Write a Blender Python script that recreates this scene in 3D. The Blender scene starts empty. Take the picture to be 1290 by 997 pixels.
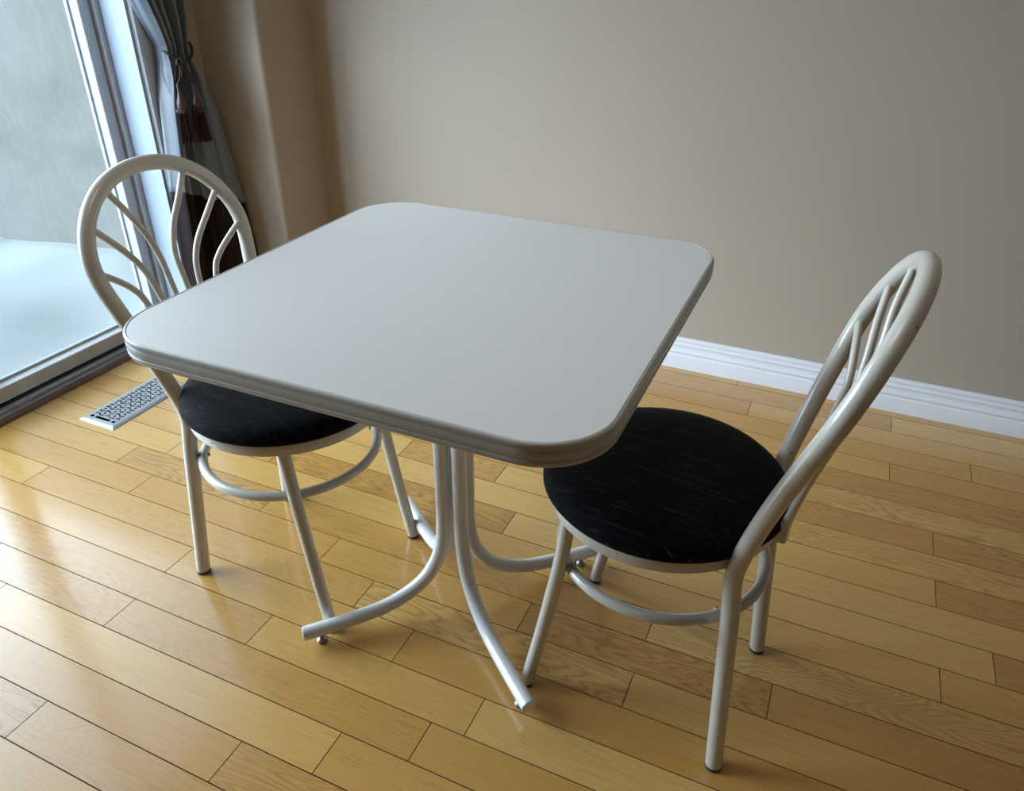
import bpy, bmesh, math, random
import numpy as np
from mathutils import Vector, Matrix
random.seed(7)
SC = bpy.context.scene
COL = SC.collection
PI = math.pi
H = 1.22                       # eye height of the camera above the floor

# ------------------------------------------------------------------ helpers
def tag(o, label=None, cat=None, group=None, kind=None):
    if label: o['label'] = label
    if cat: o['category'] = cat
    if group: o['group'] = group
    if kind: o['kind'] = kind
    return o

def empty(name, loc=(0, 0, 0), rz=0.0):
    o = bpy.data.objects.new(name, None)
    o.empty_display_size = .1
    o.location = loc
    o.rotation_euler = (0, 0, rz)
    COL.objects.link(o)
    return o

def obj(name, bm, mat, parent=None, smooth=True, angle=40):
    me = bpy.data.meshes.new(name)
    bm.normal_update()
    bm.to_mesh(me)
    bm.free()
    for m in (mat if isinstance(mat, (list, tuple)) else [mat]):
        me.materials.append(m)
    if smooth:
        me.polygons.foreach_set('use_smooth', [True] * len(me.polygons))
        me.set_sharp_from_angle(angle=math.radians(angle))
    o = bpy.data.objects.new(name, me)
    COL.objects.link(o)
    if parent is not None: o.parent = parent
    return o

def box(bm, x0, x1, y0, y1, z0, z1, bev=0.0, seg=1):
    r = bmesh.ops.create_cube(bm, size=1)
    vs = r['verts']
    for v in vs:
        v.co = Vector(((x0 + x1) / 2 + v.co.x * (x1 - x0), (y0 + y1) / 2 + v.co.y * (y1 - y0), (z0 + z1) / 2 + v.co.z * (z1 - z0)))
    if bev > 0:
        es = list({e for v in vs for e in v.link_edges})
        bmesh.ops.bevel(bm, geom=es, offset=bev, segments=seg, affect='EDGES', profile=.5)

def catmull(pts, n=8, closed=False):
    P = [Vector(p) for p in pts]
    out = []
    m = len(P)
    rng = range(m) if closed else range(m - 1)
    for i in rng:
        if closed:
            p0, p1, p2, p3 = P[(i - 1) % m], P[i], P[(i + 1) % m], P[(i + 2) % m]
        else:
            p1, p2 = P[i], P[i + 1]
            p0 = P[i - 1] if i > 0 else 2 * p1 - p2
            p3 = P[i + 2] if i + 2 < m else 2 * p2 - p1
        for k in range(n):
            t = k / n
            out.append(.5 * (2 * p1 + (p2 - p0) * t + (2 * p0 - 5 * p1 + 4 * p2 - p3) * t * t + (3 * p1 - p0 - 3 * p2 + p3) * t ** 3))
    if not closed: out.append(P[-1].copy())
    return out

def smooth_path(pts, step=.006, it=40):
    """even spacing along the path, then rounding off of every kink"""
    P = [Vector(p) for p in pts]
    D = [0.0]
    for a, b in zip(P[:-1], P[1:]): D.append(D[-1] + (b - a).length)
    n = max(8, int(D[-1] / step))
    def even(P, D):
        out = []; j = 0
        for i in range(n + 1):
            d = D[-1] * i / n
            while j < len(D) - 2 and D[j + 1] < d: j += 1
            q = (d - D[j]) / max(D[j + 1] - D[j], 1e-9)
            out.append(P[j].lerp(P[j + 1], q))
        return out
    Q = even(P, D)
    for _ in range(it):
        Q = [Q[0]] + [Q[i] * .5 + (Q[i - 1] + Q[i + 1]) * .25 for i in range(1, len(Q) - 1)] + [Q[-1]]
    return Q

def tube(bm, pts, r, seg=20, closed=False, caps=True, round_cap=0.0):
    """sweep a circle of radius r (number or per-point list) along pts"""
    P = [Vector(p) for p in pts]
    n = len(P)
    R = list(r) if isinstance(r, (list, tuple)) else [r] * n
    T = []
    for i in range(n):
        if closed: t = P[(i + 1) % n] - P[i - 1]
        else: t = P[min(i + 1, n - 1)] - P[max(i - 1, 0)]
        T.append(t.normalized())
    ref = Vector((0, 0, 1)) if abs(T[0].z) < .9 else Vector((1, 0, 0))
    N = (ref - T[0] * ref.dot(T[0])).normalized()
    rings = []
    for i in range(n):
        N = (N - T[i] * N.dot(T[i])).normalized()
        B = T[i].cross(N)
        rings.append([bm.verts.new(P[i] + (N * math.cos(2 * PI * k / seg) + B * math.sin(2 * PI * k / seg)) * R[i]) for k in range(seg)])
    last = n if closed else n - 1
    for i in range(last):
        a, b = rings[i], rings[(i + 1) % n]
        off = 0
        if closed and i == n - 1:
            off = min(range(seg), key=lambda s: (a[0].co - b[s].co).length)
        for k in range(seg):
            bm.faces.new((a[k], a[(k + 1) % seg], b[(k + 1 + off) % seg], b[(k + off) % seg]))
    if caps and not closed:
        bm.faces.new(list(reversed(rings[0])))
        bm.faces.new(rings[-1])

def lathe(bm, prof, seg=48, c=(0, 0, 0), wob=None):
    """prof: list of (radius, z); closed at the axis where radius is 0"""
    c = Vector(c)
    rings = []
    for (r, z) in prof:
        if r <= 1e-6:
            rings.append([bm.verts.new(c + Vector((0, 0, z)))])
        else:
            rings.append([bm.verts.new(c + Vector(((r * (wob(k / seg, z) if wob else 1)) * math.cos(2 * PI * k / seg), (r * (wob(k / seg, z) if wob else 1)) * math.sin(2 * PI * k / seg), z))) for k in range(seg)])
    for a, b in zip(rings[:-1], rings[1:]):
        if len(a) == 1 and len(b) == 1: continue
        for k in range(seg):
            k2 = (k + 1) % seg
            if len(a) == 1: bm.faces.new((a[0], b[k2], b[k]))
            elif len(b) == 1: bm.faces.new((a[k], a[k2], b[0]))
            else: bm.faces.new((a[k], a[k2], b[k2], b[k]))
    bmesh.ops.recalc_face_normals(bm, faces=bm.faces)

def extrude_profile(bm, prof, p0, p1, up=Vector((0, 0, 1)), out=Vector((0, -1, 0))):
    """closed profile (d along out, z along up) swept from p0 to p1"""
    a = [bm.verts.new(Vector(p0) + out * d + up * z) for d, z in prof]
    b = [bm.verts.new(Vector(p1) + out * d + up * z) for d, z in prof]
    n = len(prof)
    for i in range(n):
        bm.faces.new((a[i], a[(i + 1) % n], b[(i + 1) % n], b[i]))
    bm.faces.new(list(reversed(a)))
    bm.faces.new(b)
    bmesh.ops.recalc_face_normals(bm, faces=bm.faces)

# ------------------------------------------------------------------ materials
class NT:
    def __init__(s, name):
        s.m = bpy.data.materials.new(name)
        s.m.use_nodes = True
        s.t = s.m.node_tree
        s.b = s.t.nodes['Principled BSDF']
    def n(s, typ, **kw):
        nd = s.t.nodes.new(typ)
        for k, v in kw.items():
            if k in nd.inputs.keys(): nd.inputs[k].default_value = v
            else: setattr(nd, k, v)
        return nd
    def l(s, a, b): s.t.links.new(a, b)
    def ramp(s, fac, stops):
        r = s.t.nodes.new('ShaderNodeValToRGB')
        e = r.color_ramp.elements
        while len(e) < len(stops): e.new(.5)
        for i, (p, c) in enumerate(stops):
            e[i].position = p
            e[i].color = (*c, 1) if len(c) == 3 else c
        s.l(fac, r.inputs['Fac'])
        return r.outputs['Color']
    def mix(s, fac, a, b, mode='MIX'):
        m = s.t.nodes.new('ShaderNodeMix')
        m.data_type = 'RGBA'
        m.blend_type = mode
        for sock, v in ((m.inputs[0], fac), (m.inputs[6], a), (m.inputs[7], b)):
            if hasattr(v, 'links'): s.l(v, sock)
            else: sock.default_value = v if not isinstance(v, (tuple, list)) or len(v) == 4 else (*v, 1)
        return m.outputs[2]
    def bump(s, h, strength=.2, dist=.002):
        b = s.t.nodes.new('ShaderNodeBump')
        b.inputs['Strength'].default_value = strength
        b.inputs['Distance'].default_value = dist
        s.l(h, b.inputs['Height'])
        s.l(b.outputs['Normal'], s.b.inputs['Normal'])
    def coords(s, scale=(1, 1, 1), kind='Object'):
        tc = s.t.nodes.new('ShaderNodeTexCoord')
        mp = s.t.nodes.new('ShaderNodeMapping')
        mp.inputs['Scale'].default_value = scale
        s.l(tc.outputs[kind], mp.inputs['Vector'])
        return mp.outputs['Vector']
    def noise(s, vec, scale, detail=3, rough=.5, dist=0.0):
        nd = s.n('ShaderNodeTexNoise')
        nd.inputs['Scale'].default_value = scale
        nd.inputs['Detail'].default_value = detail
        nd.inputs['Roughness'].default_value = rough
        nd.inputs['Distortion'].default_value = dist
        s.l(vec, nd.inputs['Vector'])
        return nd.outputs['Fac']

def plain(name, col, rough=.5, metal=0.0, spec=.5, noise_amt=.06, noise_scale=20, bump=0.0, bump_scale=200, coat=0.0):
    k = NT(name)
    v = k.coords()
    f = k.noise(v, noise_scale, 4)
    dark = tuple(c * (1 - noise_amt) for c in col)
    lite = tuple(min(1, c * (1 + noise_amt)) for c in col)
    k.l(k.ramp(f, [(.3, dark), (.7, lite)]), k.b.inputs['Base Color'])
    k.b.inputs['Roughness'].default_value = rough
    k.b.inputs['Metallic'].default_value = metal
    k.b.inputs['Specular IOR Level'].default_value = spec
    k.b.inputs['Coat Weight'].default_value = coat
    if bump: k.bump(k.noise(v, bump_scale, 3), bump, .001)
    return k.m

def wood_floor():
    k = NT('oak_boards')
    uv = k.n('ShaderNodeUVMap', uv_map='grain')
    at = k.n('ShaderNodeAttribute', attribute_name='board')
    sep = k.n('ShaderNodeSeparateColor')
    k.l(at.outputs['Color'], sep.inputs['Color'])
    def mapped(sx, sy):
        m = k.n('ShaderNodeMapping')
        m.inputs['Scale'].default_value = (sx, sy, 1)
        k.l(uv.outputs['UV'], m.inputs['Vector'])
        return m.outputs['Vector']
    # growth-ring figure: contour lines of a stretched noise field
    field = k.noise(mapped(1.0, 6.0), 1.7, 2, .5, .35)
    mul = k.n('ShaderNodeMath', operation='MULTIPLY'); k.l(field, mul.inputs[0]); mul.inputs[1].default_value = 32
    fr = k.n('ShaderNodeMath', operation='FRACT'); k.l(mul.outputs[0], fr.inputs[0])
    rings = k.ramp(fr.outputs[0], [(0, (.34, .27, .20)), (.16, (.66, .60, .53)), (.5, (1, 1, 1)), (.84, (.82, .79, .75)), (1, (.34, .27, .20))])
    fine = k.noise(mapped(3.0, 150.0), 2.2, 4, .65)
    broad = k.noise(mapped(.8, 5.0), 1.6, 3, .5)
    tone = k.ramp(sep.outputs['Red'], [(0, (.57, .295, .072)), (.35, (.635, .358, .096)), (.7, (.69, .415, .122)), (1, (.74, .47, .155))])
    c = k.mix(k.ramp(broad, [(.3, (0,) * 3), (.75, (.5,) * 3)]), tone, (.58, .32, .085), 'MIX')
    amt = k.n('ShaderNodeMath', operation='MULTIPLY'); k.l(sep.outputs['Green'], amt.inputs[0]); amt.inputs[1].default_value = .72
    c = k.mix(amt.outputs[0], c, rings, 'MULTIPLY')
    c = k.mix(.32, c, k.ramp(fine, [(.32, (.62, .55, .48)), (.62, (1, 1, 1))]), 'MULTIPLY')
    k.l(c, k.b.inputs['Base Color'])
    k.l(k.ramp(fine, [(.2, (.24,) * 3), (.8, (.34,) * 3)]), k.b.inputs['Roughness'])
    k.b.inputs['Specular IOR Level'].default_value = .5
    k.b.inputs['Coat Weight'].default_value = .75
    k.b.inputs['Coat Roughness'].default_value = .13
    k.b.inputs['Coat IOR'].default_value = 1.6
    k.bump(fine, .06, .0006)
    return k.m

def wall_paint():
    k = NT('taupe_wall_paint')
    v = k.coords()
    f = k.noise(v, 1.3, 3)
    k.l(k.ramp(f, [(.3, (.43, .362, .288)), (.7, (.45, .378, .302))]), k.b.inputs['Base Color'])
    k.b.inputs['Roughness'].default_value = .55
    k.b.inputs['Specular IOR Level'].default_value = .35
    k.bump(k.noise(v, 260, 3), .06, .001)
    return k.m

def seat_fabric():
    k = NT('black_streaked_fabric')
    v = k.coords((9, 230, 60))
    f = k.noise(v, 1.0, 4, .6)
    f2 = k.noise(k.coords((16, 330, 60)), 1.3, 3, .6)
    hue = k.noise(k.coords((22, 160, 30)), 1.0, 2)
    base = k.ramp(f, [(.34, (.0012, .0012, .0018)), (.58, (.0035, .0035, .005)), (.80, (.030, .030, .038))])
    tint = k.ramp(hue, [(.30, (.03, .05, .10)), (.48, (.02, .02, .03)), (.56, (.10, .075, .05)), (.70, (.09, .03, .035))])
    c = k.mix(k.ramp(f2, [(.60, (0,) * 3), (.71, (.7,) * 3)]), base, tint)
    k.l(c, k.b.inputs['Base Color'])
    k.b.inputs['Roughness'].default_value = .8
    k.b.inputs['Specular IOR Level'].default_value = .08
    k.b.inputs['Sheen Weight'].default_value = .05
    k.b.inputs['Sheen Roughness'].default_value = .4
    k.bump(f, .35, .0012)
    return k.m

def chair_paint():
    k = NT('cream_enamel')
    v = k.coords()
    f = k.noise(v, 14, 3)
    base = k.ramp(f, [(.3, (.545, .515, .445)), (.7, (.595, .57, .505))])
    chips = k.ramp(k.noise(k.coords((1, 1, 1)), 95, 1, .3), [(.79, (0,) * 3), (.81, (1,) * 3)])
    k.l(k.mix(chips, base, (.12, .10, .08)), k.b.inputs['Base Color'])
    k.b.inputs['Roughness'].default_value = .28
    k.b.inputs['Coat Weight'].default_value = .6
    k.b.inputs['Coat Roughness'].default_value = .15
    return k.m

def laminate():
    k = NT('pale_laminate')
    v = k.coords()
    f = k.noise(v, 420, 3, .7)
    k.l(k.ramp(f, [(.35, (.63, .615, .595)), (.65, (.67, .655, .635))]), k.b.inputs['Base Color'])
    k.b.inputs['Roughness'].default_value = .42
    k.b.inputs['Specular IOR Level'].default_value = .45
    k.bump(f, .04, .0003)
    return k.m

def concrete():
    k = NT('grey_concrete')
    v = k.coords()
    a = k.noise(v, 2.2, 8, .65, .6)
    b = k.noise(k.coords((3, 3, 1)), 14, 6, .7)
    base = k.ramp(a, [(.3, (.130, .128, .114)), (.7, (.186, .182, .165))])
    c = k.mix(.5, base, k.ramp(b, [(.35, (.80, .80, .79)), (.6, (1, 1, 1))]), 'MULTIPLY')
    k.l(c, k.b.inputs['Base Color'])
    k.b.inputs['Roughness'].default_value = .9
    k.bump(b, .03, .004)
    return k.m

def glass_pane():
    k = NT('clear_pane_glass')
    t = k.t
    tr = t.nodes.new('ShaderNodeBsdfTransparent')
    tr.inputs['Color'].default_value = (.93, .97, .97, 1)
    gl = t.nodes.new('ShaderNodeBsdfGlossy')
    gl.inputs['Roughness'].default_value = .02
    fr = t.nodes.new('ShaderNodeFresnel')
    fr.inputs['IOR'].default_value = 1.3
    mx = t.nodes.new('ShaderNodeMixShader')
    ge = t.nodes.new('ShaderNodeNewGeometry')
    inv = t.nodes.new('ShaderNodeMath'); inv.operation = 'SUBTRACT'; inv.inputs[0].default_value = 1
    k.l(ge.outputs['Backfacing'], inv.inputs[1])
    mu = t.nodes.new('ShaderNodeMath'); mu.operation = 'MULTIPLY'
    k.l(fr.outputs[0], mu.inputs[0]); k.l(inv.outputs[0], mu.inputs[1])
    k.l(mu.outputs[0], mx.inputs[0]); k.l(tr.outputs[0], mx.inputs[1]); k.l(gl.outputs[0], mx.inputs[2])
    k.l(mx.outputs[0], t.nodes['Material Output'].inputs['Surface'])
    return k.m

M = dict(
    floor=wood_floor(), wall=wall_paint(), fabric=seat_fabric(), chair=chair_paint(), top=laminate(),
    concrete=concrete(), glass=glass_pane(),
    gap=plain('dark_board_gap', (.16, .085, .03), .9, spec=.1),
    ceiling=plain('white_ceiling_paint', (.8, .79, .76), .9, noise_amt=.01),
    base=plain('white_trim_paint', (.80, .80, .83), .4, noise_amt=.015, noise_scale=6),
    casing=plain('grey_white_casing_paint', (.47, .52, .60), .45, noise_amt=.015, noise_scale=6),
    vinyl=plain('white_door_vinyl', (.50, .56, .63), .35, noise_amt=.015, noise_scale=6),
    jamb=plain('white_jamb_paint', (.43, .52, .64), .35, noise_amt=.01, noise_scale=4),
    alu=plain('dull_grey_aluminium', (.36, .35, .34), .4, metal=.35, noise_amt=.1, noise_scale=30),
    rail=plain('grey_door_rail_vinyl', (.47, .465, .45), .45, noise_amt=.08, noise_scale=12),
    track=plain('black_track', (.02, .018, .016), .7),  # one near-black colour for the whole track groove
    sillwood=plain('dark_brown_wood_threshold', (.13, .07, .035), .45, noise_amt=.3, noise_scale=18),
    leg=plain('white_enamel', (.74, .74, .73), .25, noise_amt=.02, noise_scale=8, coat=.4),
    band=plain('cream_vinyl_edge', (.43, .415, .37), .38, noise_amt=.03, noise_scale=10),
    rubber=plain('dark_rubber', (.035, .032, .03), .6),
    glide=plain('grey_metal_glide', (.30, .29, .27), .35, metal=.6),
    bolt=plain('dull_steel', (.28, .26, .24), .35, metal=.8),
    vent=plain('satin_nickel_paint', (.41, .42, .425), .38, metal=.35, noise_amt=.03),
    dark=plain('duct_shade_black', (.003, .003, .003), .9, spec=.05),  # near-black, stands in for the shade inside the duct
    satin=plain('grey_blue_satin', (.135, .165, .20), .42, noise_amt=.08, noise_scale=30, spec=.6, bump=.1, bump_scale=400),
    brown=plain('chocolate_brown_satin', (.020, .011, .010), .6, noise_amt=.2, noise_scale=30, spec=.12),
    cord=plain('dark_brown_cord', (.03, .018, .016), .6, noise_amt=.3, noise_scale=150),
    tassel=plain('plum_brown_silk', (.085, .040, .038), .4, noise_amt=.15, noise_scale=60),
    fringe=plain('plum_brown_threads', (.040, .016, .018), .6, noise_amt=.5, noise_scale=300, bump=.4),
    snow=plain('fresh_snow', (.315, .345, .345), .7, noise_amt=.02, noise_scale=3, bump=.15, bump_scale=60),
    ply=plain('raw_particle_board', (.42, .31, .19), .8, noise_amt=.2, noise_scale=90),
)
for key in ('satin', 'brown'):
    b = M[key].node_tree.nodes['Principled BSDF']
    b.inputs['Sheen Weight'].default_value = .2 if key == 'satin' else .03

# ------------------------------------------------------------------ room
YB = 2.322                    # back wall
XW = -2.045                   # room face of the window wall
XR, YF, ZC = 3.3, -3.0, 2.44
XO = -2.27                    # outside face of the window wall
DY0, DY1, DZ1 = -.05, 1.81, 2.06   # patio door opening


ROWS = [.265, .3359, .4066, .4761, .5486, .6182, .6895, .7627, .8338, .9045, .9767, 1.0495, 1.1218, 1.195, 1.269, 1.343, 1.4179, 1.492, 1.566, 1.64, 1.714, 1.788, 1.862]
ROWS = [r * H for r in ROWS]
ROWS.append(ROWS[-1] + .0895)
while ROWS[0] > YF: ROWS.insert(0, ROWS[0] - .0872)
N0 = next(i for i, r in enumerate(ROWS) if abs(r - .265 * H) < 1e-6)
JOINTS = {1: [-1.164], 2: [-.775], 3: [-.624, -1.516], 4: [-1.221, -1.65], 5: [-.92, -.42], 6: [-.627, -1.227, .62], 7: [-.179, -1.82, -.78],
          8: [.073, -.934, -.433, -1.535], 9: [-1.179, -.181, -1.679, .95], 10: [-1.585, .371], 11: [-.589, .471, -1.30], 12: [-1.72, .80], 13: [-.991, -.694, .371],
          14: [-1.42, .05], 15: [-.86, .371], 16: [-1.55, -.30, .86], 17: [-.62, .93], 18: [-1.2, .271], 19: [-.5, .475], 20: [-1.0, -.134, .80], 21: [-.75, .272], 22: [-1.3, -.195, .7]}

def build_floor():
    bm = bmesh.new()
    uvl = bm.loops.layers.uv.new('grain')
    cl = bm.loops.layers.color.new('board')
    rnd = random.Random(11)
    x0, x1 = -2.136, XR
    g = .00055
    for i in range(len(ROWS) - 1):
        ya, yb = ROWS[i], ROWS[i + 1]
        k = i - N0
        js = sorted(JOINTS.get(k, []))
        if not js:
            js = [rnd.uniform(-1.9, -1.2)]
        x = js[-1]
        while x < x1 - .5:
            x += rnd.uniform(.55, 1.05)
            js.append(x)
        xs = [x0] + [j for j in js if x0 + .05 < j < x1 - .05] + [x1]
        for a, b in zip(xs[:-1], xs[1:]):
            xa, xb = a + g * .7, b - g * .7
            za = 0.0
            c = (rnd.random(), rnd.random() ** 1.3, rnd.random(), 1)
            ou, ov = rnd.uniform(0, 50), rnd.uniform(0, 50)
            e = .0005
            outer = [(xa, ya + g), (xb, ya + g), (xb, yb - g), (xa, yb - g)]
            inner = [(xa + e, ya + g + e), (xb - e, ya + g + e), (xb - e, yb - g - e), (xa + e, yb - g - e)]
            vo = [bm.verts.new((p[0], p[1], za - .0009)) for p in outer]
            vi = [bm.verts.new((p[0], p[1], za)) for p in inner]
            vb = [bm.verts.new((p[0], p[1], -.012)) for p in outer]
            fs = [bm.faces.new(vi)]
            for q in range(4):
                r = (q + 1) % 4
                fs.append(bm.faces.new((vo[q], vo[r], vi[r], vi[q])))
                fs.append(bm.faces.new((vb[q], vb[r], vo[r], vo[q])))
            for f in fs:
                f.material_index = 0 if f is fs[0] else 1
                for lp in f.loops:
                    lp[uvl].uv = (lp.vert.co.x + ou, lp.vert.co.y + ov)
                    lp[cl] = c
    # sub floor under the boards
    n0 = len(bm.faces)
    box(bm, x0, XR, YF, YB + .01, -.06, -.008)
    bm.faces.ensure_lookup_table()
    for f in bm.faces[n0:]: f.material_index = 1
    o = obj('floor', bm, [M['floor'], M['gap']], smooth=False)
    return tag(o, kind='structure')
build_floor()

def struct(name, boxes, mat, bev=0.0):
    bm = bmesh.new()
    for b in boxes: box(bm, *b, bev=bev)
    return tag(obj(name, bm, mat, smooth=bev > 0), kind='structure')

struct('wall_back', [(XO, XR + .12, YB, YB + .12, -.06, ZC)], M['wall'])
struct('wall_right', [(XR, XR + .12, YF - .12, YB, -.06, ZC)], M['wall'])
struct('wall_front', [(XO, XR, YF - .12, YF, -.06, ZC)], M['wall'])
struct('ceiling', [(XO, XR + .12, YF - .12, YB + .12, ZC, ZC + .1)], M['ceiling'])
struct('wall_left', [(XO, XW, YF, DY0, -.06, ZC), (XO, XW, DY1, 2.07, -.06, ZC), (XO, XW, DY0, DY1, DZ1, ZC), (XO, XW - .092, DY0, DY1, -.06, -.002)], M['wall'])
# boxed-out corner with a rounded (bullnose) vertical edge
def corner_box():
    bm = bmesh.new()
    r = .016
    prof = [(XO, 2.06)]
    for t in range(9):
        a = -PI / 2 + t / 8 * PI / 2
        prof.append((-1.794 - r + r * math.cos(a), 2.06 + r + r * math.sin(a)))
    prof += [(-1.794, YB + .02), (XO, YB + .02)]
    lo = [bm.verts.new((x, y, -.06)) for x, y in prof]
    hi = [bm.verts.new((x, y, ZC)) for x, y in prof]
    n = len(prof)
    for i in range(n): bm.faces.new((lo[i], lo[(i + 1) % n], hi[(i + 1) % n], hi[i]))
    bm.faces.new(hi)
    bmesh.ops.recalc_face_normals(bm, faces=bm.faces)
    return tag(obj('wall_corner', bm, M['wall'], angle=30), kind='structure')
corner_box()

BASE = [(0, 0), (.0180, 0), (.0180, .046), (.0172, .048), (.0140, .0495), (.0128, .053), (.0150, .0555), (.0165, .059), (.0160, .063), (.0135, .066), (.0110, .0675), (.0098, .072), (.0098, .080), (.0112, .0815), (.0128, .084), (.0122, .088), (.0090, .0905), (.0085, .096), (.0105, .0985), (.0108, .103), (.0085, .1075), (.004, .110), (0, .110)]
def baseboard(name, p0, p1, out):
    bm = bmesh.new()
    extrude_profile(bm, BASE, p0, p1, out=Vector(out))
    return tag(obj(name, bm, M['base'], angle=25), kind='structure')
baseboard('baseboard_back', (-1.794, YB, 0), (XR, YB, 0), (0, -1, 0))
baseboard('baseboard_corner', (-1.794, 2.06, 0), (-1.794, YB, 0), (1, 0, 0))
baseboard('baseboard_right', (XR, YF, 0), (XR, YB, 0), (-1, 0, 0))
baseboard('baseboard_left', (XW, YF, 0), (XW, DY0 - .09, 0), (1, 0, 0))

# ------------------------------------------------------------------ patio door
def patio_door():
    root = tag(empty('door_1', (0, 0, 0)), kind='structure')
    # reveal (jamb extension) lining the opening
    bm = bmesh.new()
    box(bm, -2.150, XW - .001, DY1 - .012, DY1 + .004, .0, DZ1)
    box(bm, -2.150, XW - .001, DY0 - .004, DY0 + .012, .0, DZ1)
    box(bm, -2.150, XW - .001, DY0, DY1, DZ1 - .012, DZ1 + .004)
    obj('jamb', bm, M['jamb'], root, smooth=False)
    # casing around the opening, on the room side
    prof = [(0, 0), (.012, .004), (.016, .012), (.015, .030), (.011, .040), (.011, .055), (.013, .066), (.010, .074), (0, .078)]
    def casing_piece(bm, p0, p1, direction):
        a = []; b = []
        for d, w in prof:
            off = Vector((d, 0, 0)) + Vector(direction) * w
            a.append(bm.verts.new(Vector(p0) + off)); b.append(bm.verts.new(Vector(p1) + off))
        n = len(prof)
        for i in range(n): bm.faces.new((a[i], a[(i + 1) % n], b[(i + 1) % n], b[i]))
        bm.faces.new(a); bm.faces.new(b)
    bm = bmesh.new()
    casing_piece(bm, (XW, DY1 - .004, .0), (XW, DY1 - .004, DZ1 + .07), (0, 1, 0))
    casing_piece(bm, (XW, DY0 + .004, .0), (XW, DY0 + .004, DZ1 + .07), (0, -1, 0))
    casing_piece(bm, (XW, DY0, DZ1), (XW, DY1, DZ1), (0, 0, 1))
    bmesh.ops.recalc_face_normals(bm, faces=bm.faces)
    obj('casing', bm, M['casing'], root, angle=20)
    # outer frame
    fr = empty('frame'); fr.parent = root
    bm = bmesh.new()
    box(bm, -2.262, -2.150, DY1 - .028, DY1, .0, DZ1, .002)
    box(bm, -2.262, -2.150, DY0, DY0 + .028, .0, DZ1, .002)
    box(bm, -2.262, -2.150, DY0, DY1, DZ1 - .03, DZ1, .002)
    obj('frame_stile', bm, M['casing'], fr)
    # sashes
    def sash(x0, x1, y0, y1, st0, st1, mat):
        s = empty('sash'); s.parent = root
        bm = bmesh.new()
        zb, zt = .086, DZ1 - .10
        box(bm, x0, x1, y1 - st1, y1, .022, DZ1 - .02, .003)
        box(bm, x0, x1, y0, y0 + st0, .022, DZ1 - .02, .003)
        box(bm, x0, x1, y0 + st0 - .002, y1 - st1 + .002, zt, DZ1 - .02, .003)
        # glazing bead, a step behind the face
        xm0, xm1 = x0 + .002, x0 + .016
        box(bm, xm0, xm1, y1 - st1 - .006, y1 - st1 + .002, zb, zt, .002)
        box(bm, xm0, xm1, y0 + st0 - .002, y0 + st0 + .014, zb, zt, .002)
        obj('sash_frame', bm, mat, s)
        bm = bmesh.new()
        box(bm, x0, x1, y0 + st0 - .002, y1 - st1 + .002, .046, zb, .003)
        box(bm, xm0, xm1, y0 + st0, y1 - st1, zb - .004, zb + .008, .002)
        obj('bottom_rail', bm, M['rail'], s)
        bm = bmesh.new()
        xm = x0 + .009
        box(bm, xm - .003, xm + .003, y0 + st0, y1 - st1, zb, zt)
        obj('glass', bm, M['glass'], s, smooth=False)
    ym = 1.10
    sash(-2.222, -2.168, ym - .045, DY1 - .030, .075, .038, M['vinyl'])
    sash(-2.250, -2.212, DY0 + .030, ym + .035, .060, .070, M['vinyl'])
    # track and threshold
    bm = bmesh.new()
    box(bm, -2.262, -2.215, DY0, DY1, .0, .018, .002)
    box(bm, -2.215, -2.160, DY0, DY1, .0, .008)
    obj('track', bm, M['track'], root)
    bm = bmesh.new()
    box(bm, -2.160, -2.153, DY0, DY1, .0, .027, .0015)
    box(bm, -2.154, -2.140, DY0, DY1, .0, .017, .002)
    obj('sill', bm, M['alu'], root)
    bm = bmesh.new()
    prof = [(-2.142, .0), (-2.122, .0), (-2.124, .006), (-2.131, .012), (-2.142, .014)]
    a = [bm.verts.new((x, DY0 - .0, z)) for x, z in prof]; b = [bm.verts.new((x, DY1, z)) for x, z in prof]
    for i in range(len(prof)): bm.faces.new((a[i], a[(i + 1) % 5], b[(i + 1) % 5], b[i]))
    bm.faces.new(a); bm.faces.new(b)
    bmesh.ops.recalc_face_normals(bm, faces=bm.faces)
    obj('threshold', bm, M['sillwood'], root, angle=60)
patio_door()

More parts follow.
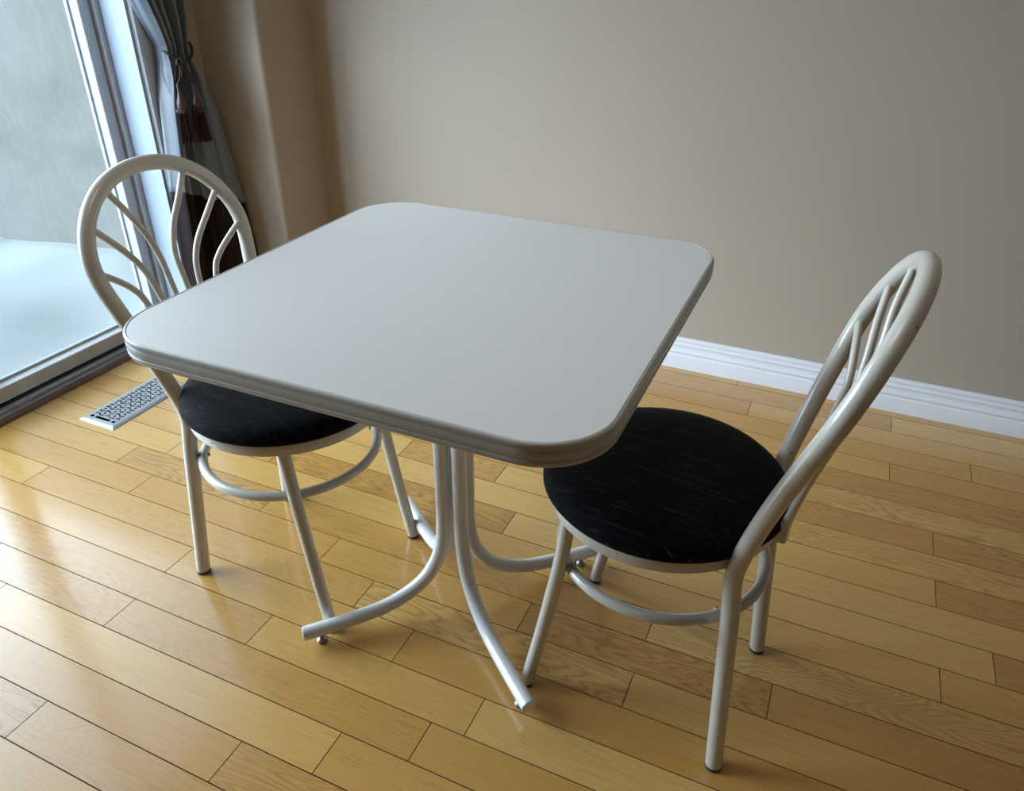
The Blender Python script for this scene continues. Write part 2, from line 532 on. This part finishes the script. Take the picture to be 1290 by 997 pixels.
# ------------------------------------------------------------------ outside
def outside():
    bm = bmesh.new()
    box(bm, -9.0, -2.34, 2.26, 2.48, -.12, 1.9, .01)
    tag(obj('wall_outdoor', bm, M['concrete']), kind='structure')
    bm = bmesh.new()
    rnd = random.Random(3)
    nx, ny = 130, 130
    X0, X1, Y0, Y1 = -40.0, -2.275, -30.0, 2.2595
    from mathutils import noise as mn
    vs = []
    for i in range(nx + 1):
        row = []
        for j in range(ny + 1):
            u, v = i / nx, j / ny
            x = X1 + (X0 - X1) * u ** 2.6
            y = Y1 + (Y0 - Y1) * v ** 2.6
            z = -.035 + .05 * mn.noise(Vector((x * .9, y * .9, 0))) + .012 * mn.noise(Vector((x * 3, y * 3, 4)))
            d = (x + 2.275)
            z += -.03 * math.exp(-((d + .1) / .35) ** 2)
            # low drift heaped in front of the door
            z += .07 * math.exp(-((x + 3.15) / .45) ** 2 - ((y - 1.55) / .5) ** 2)
            # lump of snow at the foot of the wall
            z += .055 * math.exp(-((x + 3.87) / .075) ** 2 - ((y - 2.2) / .12) ** 2)
            q = min(max((x + 3.9) / 1.1, 0), 1) * min(max((y - 1.7) / .5, 0), 1)
            z += .085 * q * q * (3 - 2 * q)
            row.append(bm.verts.new((x, y, z)))
        vs.append(row)
    for i in range(nx):
        for j in range(ny):
            bm.faces.new((vs[i][j], vs[i + 1][j], vs[i + 1][j + 1], vs[i][j + 1]))
    bmesh.ops.recalc_face_normals(bm, faces=bm.faces)
    if bm.faces[0].normal.z < 0: bmesh.ops.reverse_faces(bm, faces=bm.faces)
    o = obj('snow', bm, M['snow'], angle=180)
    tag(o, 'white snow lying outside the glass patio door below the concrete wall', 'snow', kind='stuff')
outside()

# ------------------------------------------------------------------ table
def rrect(a, b, R, n=12):
    out = []
    for sx, sy, t0 in ((1, 1, 0), (-1, 1, 90), (-1, -1, 180), (1, -1, 270)):
        for t in range(n + 1):
            q = math.radians(t0 + 90 * t / n)
            out.append((sx * (a - R) + R * math.cos(q), sy * (b - R) + R * math.sin(q)))
    return out

TCX, TCY = -.5785, 1.0520
def table():
    T = empty('dining_table', (TCX, TCY, 0), .006)
    tag(T, 'square white laminate pedestal table with rounded corners between the two chairs', 'table')
    a, b, R, zt = .3800, .3888, .097, .7345
    # laminate slab
    bm = bmesh.new()
    loop = rrect(a - .0002, b - .0002, R - .0002)
    def ring(lp, z): return [bm.verts.new((x, y, z)) for x, y in lp]
    r0 = ring(rrect(a - .0002, b - .0002, R - .0002), zt - .028)
    r1 = ring(loop, zt - .0006)
    r2 = ring(rrect(a - .0010, b - .0010, R - .0010), zt)
    n = len(r0)
    for p, q in ((r0, r1), (r1, r2)):
        for i in range(n): bm.faces.new((p[i], p[(i + 1) % n], q[(i + 1) % n], q[i]))
    bm.faces.new(r2); bm.faces.new(list(reversed(r0)))
    tag(obj('tabletop', bm, M['top'], T, angle=30), 'pale grey laminate tabletop')
    # ribbed vinyl edge: (offset outwards, z)
    prof = [(-.0034, -.0012), (-.0022, .0004), (-.0008, .0003), (.0010, -.0010), (.0020, -.0035), (.0018, -.0062), (.0006, -.0078), (.0003, -.0092), (.0011, -.0106), (.0019, -.0130), (.0020, -.0172), (.0014, -.0204), (.0003, -.0218), (.0002, -.0228), (.0014, -.0236), (.0019, -.0252), (.0012, -.0285), (-.0004, -.0308), (-.0034, -.0322), (-.0120, -.0325), (-.0120, -.0280)]
    bm = bmesh.new()
    prof = [(d + .0036, z * 1.08) for d, z in prof]
    rings = [ring(rrect(a + d, b + d, R + d), zt + z) for d, z in prof]
    for p, q in zip(rings[:-1], rings[1:]):
        for i in range(n): bm.faces.new((p[i], q[i], q[(i + 1) % n], p[(i + 1) % n]))
    bmesh.ops.recalc_face_normals(bm, faces=bm.faces)
    tag(obj('edge_banding', bm, M['band'], T, angle=35), 'cream ribbed vinyl edge')
    # under-frame: cross of flat bars that the four tubes are welded to
    bm = bmesh.new()
    for s in (1, -1):
        p = Vector((math.cos(s * PI / 4), math.sin(s * PI / 4), 0)); qn = Vector((-p.y, p.x, 0))
        for e in (0,):
            c = [p * .27 + qn * .018, p * .27 - qn * .018, -p * .27 - qn * .018, -p * .27 + qn * .018]
            lo = [bm.verts.new(v + Vector((0, 0, .694))) for v in c]; hi = [bm.verts.new(v + Vector((0, 0, .7055))) for v in c]
            for i in range(4): bm.faces.new((lo[i], lo[(i + 1) % 4], hi[(i + 1) % 4], hi[i]))
            bm.faces.new(hi); bm.faces.new(list(reversed(lo)))
    bmesh.ops.recalc_face_normals(bm, faces=bm.faces)
    obj('mounting_bracket', bm, M['leg'], T, smooth=False)
    # four bent pedestal tubes
    legs = dict(L=-2.3148, F=-.6891, R=.8098, B=2.446)
    cx, cy = -.5828 - TCX, 1.0455 - TCY
    rt = .0148
    pr = [(.0257, .700), (.0257, .55), (.0257, .42), (.0257, .30), (.0262, .235), (.0330, .165), (.0580, .1075), (.0980, .0700), (.1560, .0455), (.2300, .0365), (.3288, .0343)]
    for nm, an in legs.items():
        an -= .006
        c, s = math.cos(an), math.sin(an)
        path = catmull([(cx + r * c, cy + r * s, z) for r, z in pr], 7)
        bm = bmesh.new(); tube(bm, path, rt, 24)
        lg = obj('leg', bm, M['leg'], T)
        d = (path[-1] - path[-2]).normalized()
        bm = bmesh.new(); tube(bm, [path[-1] - d * .002, path[-1] + d * .0016, path[-1] + d * .0024], [rt * .985, rt * .985, rt * .93], 24)
        tag(obj('end_cap', bm, M['leg'], lg), 'white plastic end cap')
        g = Vector((cx + .296 * c, cy + .296 * s, 0))
        bm = bmesh.new()
        lathe(bm, [(0, 0), (.0095, 0), (.0108, .002), (.0105, .006), (.0065, .009), (.0045, .011), (.0045, .0215), (0, .0215)], 24, g)
        tag(obj('glide', bm, M['glide'], lg), 'small grey metal glide')
table()

# ------------------------------------------------------------------ chairs
CH = dict(xr=-.1964, yr=.1475, xf=.1687, yf=.1602, Rs=.205, z1=.446, Rm=.1946, Rr=.1806, zr=.3125, xo=-.0123,
          xb=-.1602, zb=.4164, wb=.1207, th=.1589, S=.4608, s0=.3021, W=.1829, w1=.1503, ex=.9438, cv=.2028)
def make_chair(pose, label, tw, sk, d):
    p = dict(CH)
    for k, v in d.items(): p[k] += v
    xb, zb, th, S, s0, W, cv = p['xb'], p['zb'], p['th'], p['S'], p['s0'], p['W'], p['cv']
    root = empty('dining_chair', (pose[0], pose[1], 0), pose[2])
    tag(root, label, 'chair', 'cream tube-frame dining chairs at the table')
    def warp(v):
        q = min(max((v.z - zb) / .3, 0), 1); an = tw * q
        return Vector((v.x * math.cos(an) - v.y * math.sin(an), v.x * math.sin(an) + v.y * math.cos(an) + sk * max(v.z - zb, 0), v.z))
    def pl(w, s, back=0.0):
        return Vector((xb - s * math.sin(th) - cv * s * s - back, w, zb + s * math.cos(th)))
    RT = .0146
    def side(sg):
        foot = Vector((p['xr'], sg * p['yr'], .006))
        bend = pl(sg * p['wb'], 0)
        pts = [foot + (bend - foot) * t for t in (0, .35, .7, .9)]
        pts += [bend + Vector((.004, 0, 0)), pl(sg * p['w1'], .5 * s0)]
        for i in range(9):
            a = i / 8 * PI / 2
            pts.append(pl(sg * W * max(math.cos(a), 0) ** p['ex'], s0 + (S - s0) * math.sin(a)))
        return [warp(v) for v in catmull(pts, 8)]
    L, Rr_ = side(1), side(-1)
    full = smooth_path(L + list(reversed(Rr_))[1:], .006, 46)
    # split the continuous tube at seat height: rear legs below, hoop above
    zs = .418
    iL = next(i for i, v in enumerate(full) if v.z > zs)
    iR = len(full) - 1 - next(i for i, v in enumerate(reversed(full)) if v.z > zs)
    hoop = full[iL:iR + 1]
    bm = bmesh.new(); tube(bm, hoop, RT, 24)
    back = obj('back_frame', bm, M['chair'], root)
    def foot_tip(parent, f, dirv, r):
        bm = bmesh.new()
        lathe(bm, [(0, 0), (r * .92, 0), (r * 1.02, .0015), (r * 1.03, .0075), (r * .9, .0085), (0, .0085)], 24, (f.x, f.y, 0))
        tag(obj('rubber_foot', bm, M['rubber'], parent), 'black rubber foot')
    for pts in (full[:iL + 1], list(reversed(full[iR:]))):
        bm = bmesh.new(); tube(bm, pts, RT, 24)
        lg = obj('leg', bm, M['chair'], root)
        foot_tip(lg, pts[0], None, RT)
    rf = .0125
    for sg in (1, -1):
        pts = catmull([(p['xf'], sg * p['yf'], .006), (.1500, sg * .1560, .11), (.1320, sg * .1520, .22), (.1155, sg * .1490, .33), (.1060, sg * .1475, .424)], 8)
        bm = bmesh.new(); tube(bm, pts, rf, 22)
        lg = obj('leg', bm, M['chair'], root)
        foot_tip(lg, pts[0], None, rf)
    # ring stretcher
    bm = bmesh.new()
    rr = .0098
    tube(bm, [(p['xo'] + (p['Rr'] - .002) * math.cos(2 * PI * k / 72), (p['Rr'] - .002) * math.sin(2 * PI * k / 72), p['zr']) for k in range(72)], rr, 16, closed=True)
    ring = obj('foot_ring', bm, M['chair'], root)
    # small bolts where the ring meets the legs
    for sx, sy in ((p['xr'] * .95, .139), (p['xr'] * .95, -.139), (.118, .147), (.118, -.147)):
        an = math.atan2(sy, sx - p['xo']); c, s = math.cos(an), math.sin(an)
        rp = p['Rr'] - .002
        bm = bmesh.new()
        tube(bm, [(p['xo'] + (rp - .0125) * c, (rp - .0125) * s, p['zr']), (p['xo'] + (rp - .006) * c, (rp - .006) * s, p['zr'])], [.0042, .0042], 10)
        tube(bm, [(p['xo'] + (rp + .006) * c, (rp + .006) * s, p['zr']), (p['xo'] + (rp + .020) * c, (rp + .020) * s, p['zr'])], [.0042, .0042], 10)
        tag(obj('bolt', bm, M['bolt'], ring), 'dull steel bolt')
    # seat rim (metal hoop under the cushion) and cushion
    bm = bmesh.new()
    Rm = p['Rm']
    lathe(bm, [(Rm - .010, .4195), (Rm - .003, .4185), (Rm, .4205), (Rm + .0035, .446), (Rm + .002, .449), (Rm - .012, .449), (Rm - .010, .4195)], 72)
    obj('seat_frame', bm, M['chair'], root)
    bm = bmesh.new()
    Rs = p['Rs']
    prof = [(0, .428), (Rm - .014, .428), (Rm - .012, .446), (Rs - .003, .4468), (Rs + .0006, .452), (Rs - .0005, .460), (Rs - .005, .4695), (Rs - .014, .4775), (Rs - .030, .4835), (Rs - .055, .488), (.11, .4915), (.06, .4935), (.02, .494), (0, .494)]
    lathe(bm, prof, 72)
    obj('seat_cushion', bm, M['fabric'], root, angle=60)
    # fan of six slim rods, bowed rearwards and gathered behind the seat
    rods = [[(.0905, .432, 0), (.060, .382, .010), (.034, .335, .024), (.0185, .285, .034), (.0165, .228, .036), (.0145, .15, .036), (.0085, .03, .040)],
            [(.147, .378, 0), (.109, .335, .012), (.079, .297, .024), (.061, .262, .032), (.052, .225, .036), (.036, .13, .037), (.019, .03, .039)],
            [(.170, .304, 0), (.133, .275, .012), (.107, .249, .022), (.092, .222, .028), (.068, .14, .033), (.030, .03, .036)]]
    for sg in (1, -1):
        for rd in rods:
            pts = [warp(v) for v in catmull([pl(sg * w, s, bk) for w, s, bk in rd], 7)]
            bm = bmesh.new(); tube(bm, pts, .0062, 14)
            obj('back_rod', bm, M['chair'], root)
    # the plate that gathers the rods and carries them on the rim
    bm = bmesh.new()
    c = pl(0, .018, .038)
    box(bm, -.2125, -.1950, -.030, .030, .4215, .4500, .0025)
    obj('rod_bracket', bm, M['chair'], root)
    return root
make_chair((-.9498, 1.0256, -.0176), 'cream tube-frame chair with round black seat, the one beside the glass patio door', -.009, -.0095, {})
make_chair((-.1791, 1.0499, 3.0405), 'cream tube-frame chair with round black seat, the one farther from the patio door', .0643, -.0355,
           dict(th=-.0245, S=.0021, W=.0018, cv=.1317, xb=-.0022, wb=.0071))

# ------------------------------------------------------------------ floor register
def register():
    x0, x1, y0, y1 = -1.953, -1.812, 1.216, 1.516
    root = empty('floor_register', ((x0 + x1) / 2, (y0 + y1) / 2, 0))
    tag(root, 'silver metal floor vent with pierced grille beside the patio door', 'vent')
    w, l = (x1 - x0) / 2, (y1 - y0) / 2
    # bevelled border
    prof = [(0, .0), (.0008, .0022), (.010, .0062), (.0185, .0066), (.0185, .003)]
    bm = bmesh.new()
    rings = []
    for d, z in prof:
        rings.append([bm.verts.new((sx * (w - d), sy * (l - d), z)) for sx, sy in ((1, 1), (-1, 1), (-1, -1), (1, -1))])
    for a, b in zip(rings[:-1], rings[1:]):
        for i in range(4): bm.faces.new((a[i], a[(i + 1) % 4], b[(i + 1) % 4], b[i]))
    obj('rim', bm, M['vent'], root, smooth=False)
    # pierced plate, cut on a fine grid
    gw, gl = w - .0180, l - .0180
    st = .00135
    nx, ny = int(2 * gw / st), int(2 * gl / st)
    sx, sy = 2 * gw / nx, 2 * gl / ny
    def hole(x, y):
        ay = gl - abs(y)
        ax = gw - abs(x)
        if ay < .0190:                                # end slots: square, bar, square
            if .0045 < ay < .0155:
                if ax < .003: return False
                if ax < .0165: return True
                if ax < .0235: return False
                return abs(x) < gw - .0235
            return False
        if ax < .003: return False
        PY, PX = .0390, .0400                         # centred lattice of small square holes
        for oy, ox in ((0, 0), (PY / 2, PX / 2)):
            fy = (y + oy + PY * 50.5) % PY - PY / 2
            fx = (x + ox + PX * 50.5) % PX - PX / 2
            if abs(fy) < .0042 and abs(fx) < .0038: return True
            # four slanted slots leaning in towards each point midway between the holes
            gy = PY / 2 - abs(fy); gx = abs(fx)
            ly, lx = gy - .0062, gx - .0052
            a1 = (ly + lx) * .7071; a2 = (ly - lx) * .7071
            if abs(a1) < .0052 and abs(a2) < .0026: return True
            gx2 = PX / 2 - abs(fx); gy2 = abs(fy)
            if abs(gx2 - .0) < .0024 and abs(gy2 - .0095) < .0026: return True
        return False
    bm = bmesh.new()
    grid = {}
    def vert(i, j):
        if (i, j) not in grid: grid[(i, j)] = bm.verts.new((-gw + i * sx, -gl + j * sy, .0058))
        return grid[(i, j)]
    for i in range(nx):
        for j in range(ny):
            if not hole(-gw + (i + .5) * sx, -gl + (j + .5) * sy):
                bm.faces.new((vert(i, j), vert(i + 1, j), vert(i + 1, j + 1), vert(i, j + 1)))
    r = bmesh.ops.extrude_face_region(bm, geom=list(bm.faces))
    for v in [g for g in r['geom'] if isinstance(g, bmesh.types.BMVert)]: v.co.z += .0014
    bmesh.ops.recalc_face_normals(bm, faces=bm.faces)
    obj('grille', bm, M['vent'], root, smooth=False)
    bm = bmesh.new()
    box(bm, -gw, gw, -gl, gl, .0006, .0020)  # flat sheet coloured black for the shade below the holes
    tag(obj('shade_backing', bm, M['dark'], root, smooth=False), 'flat black sheet standing in for the shaded duct under the grille')
register()

# ------------------------------------------------------------------ curtain with tieback
TZ = .945
def curtain():
    root = empty('curtain', (-1.98, 1.9, 0))
    tag(root, 'grey blue satin curtain with chocolate brown hem, tied back beside the patio door', 'curtain')
    nf = 5.0
    def lerp(t, ks):
        for (a, va), (b, vb) in zip(ks[:-1], ks[1:]):
            if t <= b:
                q = min(max((t - a) / (b - a), 0), 1); q = q * q * (3 - 2 * q)
                return va + (vb - va) * q
        return ks[-1][1]
    def lin(t, ks):
        for (a, va), (b, vb) in zip(ks[:-1], ks[1:]):
            if t <= b:
                q = min(max((t - a) / (b - a), 0), 1)
                return va + (vb - va) * q
        return ks[-1][1]
    def pt(u, z):
        yl = lin(z, [(0, 1.735), (.53, 1.782), (.785, 1.822), (TZ - .03, 1.850), (TZ + .02, 1.852), (1.09, 1.800), (1.5, 1.69), (2.3, 1.60)])
        yr = lin(z, [(0, 2.048), (.30, 2.048), (.46, 2.040), (.775, 2.006), (TZ - .02, 1.945), (TZ + .03, 1.950), (1.09, 1.968), (1.5, 1.99), (2.3, 2.02)])
        amp = lerp(z, [(0, .046), (.5, .042), (TZ - .1, .030), (TZ, .019), (TZ + .1, .028), (1.4, .040), (2.3, .042)])
        xc = lin(z, [(0, -1.955), (.5, -1.968), (TZ, -1.985), (1.4, -1.980), (2.3, -1.975)]) + .030 * u * max(0, (.75 - z)) / .75
        ph = 2 * PI * nf * (u ** .66) - PI / 2
        wv = math.sin(ph + .25 * math.sin(3.1 * z))
        wv = math.copysign(abs(wv) ** .8, wv)
        a = amp * (1 + .25 * math.sin(9 * u + 2))
        y = yl + (yr - yl) * u + .016 * min(1, (yr - yl) / .2) * math.cos(ph) * (1 if .05 < u < .95 else .3)
        x = xc + a * wv
        # below the cord: a narrow drop at the window side, a deep fold behind the tassels, a broad flap towards the corner
        q = min(max((TZ - .03 - z) / .13, 0), 1); q = q * q * (3 - 2 * q)
        if q > 0:
            yf = lin(u, [(0, 0), (.10, .135), (.20, .17), (.45, .40), (.56, .47), (1, 1)])
            xo = lerp(u, [(0, -.050), (.035, .012), (.09, .016), (.16, -.046), (.40, -.044), (.54, .006), (.62, .018), (.95, .020), (1, .006)])
            rip = .010 if u < .56 else .0055
            y2 = yl + (yr - yl) * yf + .004 * math.sin(60 * u)
            x2 = xc + xo + rip * math.sin(2 * PI * (9 if u < .56 else 6) * u + 1.0)
            x = x + (x2 - x) * q; y = y + (y2 - y) * q
        if u < .06 and q < 1: x += -.018 * (1 - u / .06) * (1 - q)
        x = max(x, -2.026)
        return Vector((x + 1.98, y - 1.9, z))
    nu = 150
    zb = lambda u: .535 - .085 * u + .006 * math.sin(2 * PI * nf * u)
    def sheet(zlo, zhi, nz, mat, name, lift):
        bm = bmesh.new()
        vs = []
        for i in range(nu + 1):
            u = i / nu
            a, b = zlo(u), zhi(u)
            vs.append([bm.verts.new(pt(u, a + (b - a) * j / nz)) for j in range(nz + 1)])
        for i in range(nu):
            for j in range(nz):
                bm.faces.new((vs[i][j], vs[i + 1][j], vs[i + 1][j + 1], vs[i][j + 1]))
        o = obj(name, bm, mat, root, angle=180)
        so = o.modifiers.new('thickness', 'SOLIDIFY'); so.thickness = lift; so.offset = 0
        return o
    tag(sheet(zb, lambda u: 2.28, 110, M['satin'], 'panel', .0022), 'grey blue satin panel')
    tag(sheet(lambda u: .015, zb, 40, M['brown'], 'hem_band', .0030), 'chocolate brown hem band')
    # tieback cord: a loop round the gathered cloth, up to a hook on the wall, two tassels hanging in front
    tb = empty('curtain_tieback', (-1.955, 1.9, TZ))
    tag(tb, 'dark brown cord tieback with two plum tassels around the curtain', 'tieback')
    o = Vector((-1.955, 1.9, TZ))
    loop = []
    for k in range(48):
        a = 2 * PI * k / 48
        ca, sa = math.cos(a), math.sin(a)
        loop.append((-.030 + .036 * ca, .003 + .051 * sa, -.024 * max(0, ca) ** 1.3 + .014 * sa * sa + .008 * sa))
    bm = bmesh.new(); tube(bm, loop, .0048, 12, closed=True)
    tube(bm, catmull([(.006, -.036, -.022), (.012, -.026, -.016), (.015, -.030, -.030), (.010, -.042, -.028), (.006, -.034, -.018)], 6), .0056, 12)
    obj('cord', bm, M['cord'], tb)
    for (dy, dz, dx) in ((-.062, -.095, .014), (-.004, -.100, .020)):
        top = Vector((dx, dy, dz))
        bm = bmesh.new()
        kn = Vector((.010, -.034, -.024))
        tube(bm, catmull([kn, kn.lerp(top, .5) + Vector((.004, .002, 0)), top + Vector((0, -.002, .008))], 8), .0026, 10)
        tube(bm, catmull([kn + Vector((0, .004, 0)), kn.lerp(top, .5) + Vector((.004, .010, 0)), top + Vector((-.002, .003, .008))], 8), .0026, 10)
        t = obj('tassel', bm, M['cord'], tb)
        bm = bmesh.new()
        lathe(bm, [(0, .012), (.0042, .012), (.0048, .006), (.0044, -.004), (.0050, -.014), (.0076, -.024), (.0120, -.036), (.0145, -.046), (.0140, -.056), (.0120, -.062), (0, -.062)], 28, top)
        tag(obj('tassel_head', bm, M['tassel'], t), 'plum satin tassel head')
        bm = bmesh.new()
        rnd = random.Random(int(dy * 1e4) + 5)
        NS = 96
        jit = [(1.0 if k % 3 else .80) * rnd.uniform(.90, 1.10) for k in range(NS)]
        drop = [rnd.uniform(-.007, .007) for k in range(NS)]
        lathe(bm, [(0, -.058), (.0130, -.058), (.0190, -.061), (.0200, -.066), (.0190, -.071), (.0170, -.074), (.0185, -.090), (.0210, -.120), (.0236, -.146), (.0242, -.158), (.016, -.152), (0, -.146)], NS, top,
              wob=lambda q, z: jit[int(q * NS + .5) % NS] if z < -.073 else 1.0 + .05 * math.sin(q * 2 * PI * 16))
        for v in bm.verts:
            if v.co.z < top.z - .155:
                k = int((math.atan2(v.co.y - top.y, v.co.x - top.x) / (2 * PI)) % 1 * NS + .5) % NS
                v.co.z += drop[k]
        obj('fringe', bm, M['fringe'], t, angle=25)
curtain()

# ------------------------------------------------------------------ light
W = bpy.data.worlds.new('sky')
SC.world = W
W.use_nodes = True
t = W.node_tree
bg = t.nodes['Background']
tc = t.nodes.new('ShaderNodeTexCoord')
# pale winter sky: a broad bright bank low over the open side, dimmer blue overhead and behind the house
nrm = t.nodes.new('ShaderNodeVectorMath'); nrm.operation = 'NORMALIZE'
t.links.new(tc.outputs['Generated'], nrm.inputs[0])
dot = t.nodes.new('ShaderNodeVectorMath'); dot.operation = 'DOT_PRODUCT'
dot.inputs[1].default_value = Vector((-1, -.42, 0)).normalized()
t.links.new(nrm.outputs['Vector'], dot.inputs[0])
sepd = t.nodes.new('ShaderNodeSeparateXYZ')
t.links.new(nrm.outputs['Vector'], sepd.inputs[0])
def fac_ramp(sock, stops):
    r = t.nodes.new('ShaderNodeValToRGB')
    e = r.color_ramp.elements
    while len(e) < len(stops): e.new(.5)
    for i, (p, v) in enumerate(stops):
        e[i].position = p; e[i].color = (v, v, v, 1)
    t.links.new(sock, r.inputs['Fac'])
    return r.outputs['Color']
fa = fac_ramp(dot.outputs['Value'], [(.05, .0), (.35, .20), (.65, .80), (.85, 1.0)])
fe = fac_ramp(sepd.outputs['Z'], [(0, .75), (.08, 1.0), (.50, 1.0), (.72, .30), (1, .08)])
mul = t.nodes.new('ShaderNodeMath'); mul.operation = 'MULTIPLY'
t.links.new(fa, mul.inputs[0]); t.links.new(fe, mul.inputs[1])
mixc = t.nodes.new('ShaderNodeMix'); mixc.data_type = 'RGBA'
mixc.inputs[6].default_value = (.022, .030, .040, 1)
mixc.inputs[7].default_value = (.76, .885, 1.06, 1)
t.links.new(mul.outputs[0], mixc.inputs[0])
t.links.new(mixc.outputs[2], bg.inputs['Color'])
bg.inputs['Strength'].default_value = 18.0

def area(name, loc, rot, sx, sy, power, col, portal=False):
    L = bpy.data.lights.new(name, 'AREA')
    L.shape = 'RECTANGLE'; L.size = sx; L.size_y = sy; L.energy = power; L.color = col
    if portal: L.cycles.is_portal = True
    o = bpy.data.objects.new(name, L)
    o.location = loc; o.rotation_euler = rot
    COL.objects.link(o)
    return o
area('door_portal', (XO - .01, (DY0 + DY1) / 2, DZ1 / 2), (0, -PI / 2, 0), DZ1, DY1 - DY0, 1, (1, 1, 1), True)
area('ceiling_fill', (-.45, .80, ZC - .06), (0, 0, 0), .6, .6, 4.6, (1, .90, .78))  # unseen fill light added below the ceiling to brighten table and walls

# ------------------------------------------------------------------ camera
yaw, pitch, roll, F = -.415472240, .531982777, -.0112950178, 949.607374
cy_, sy_, cp, sp, cr_, sr = math.cos(yaw), math.sin(yaw), math.cos(pitch), math.sin(pitch), math.cos(roll), math.sin(roll)
fwd = Vector((sy_ * cp, cy_ * cp, -sp)); right = Vector((cy_, -sy_, 0)); down = fwd.cross(right)
r2 = cr_ * right + sr * down; d2 = -sr * right + cr_ * down
cam = bpy.data.cameras.new('camera')
cam.sensor_fit = 'HORIZONTAL'; cam.sensor_width = 36; cam.lens = F / 1290 * 36
cam.clip_start = .05
co = bpy.data.objects.new('camera', cam)
mat = Matrix(((r2.x, -d2.x, -fwd.x, 0), (r2.y, -d2.y, -fwd.y, 0), (r2.z, -d2.z, -fwd.z, H), (0, 0, 0, 1)))
co.matrix_world = mat
COL.objects.link(co)
SC.camera = co

SC.view_settings.view_transform = 'Standard'
SC.view_settings.look = 'None'
SC.view_settings.gamma = 1
SC.view_settings.exposure = 0.0
SC.view_settings.use_curve_mapping = False
SC.cycles.use_denoising = True
SC.cycles.max_bounces = 10
SC.cycles.diffuse_bounces = 6
SC.cycles.sample_clamp_indirect = 8
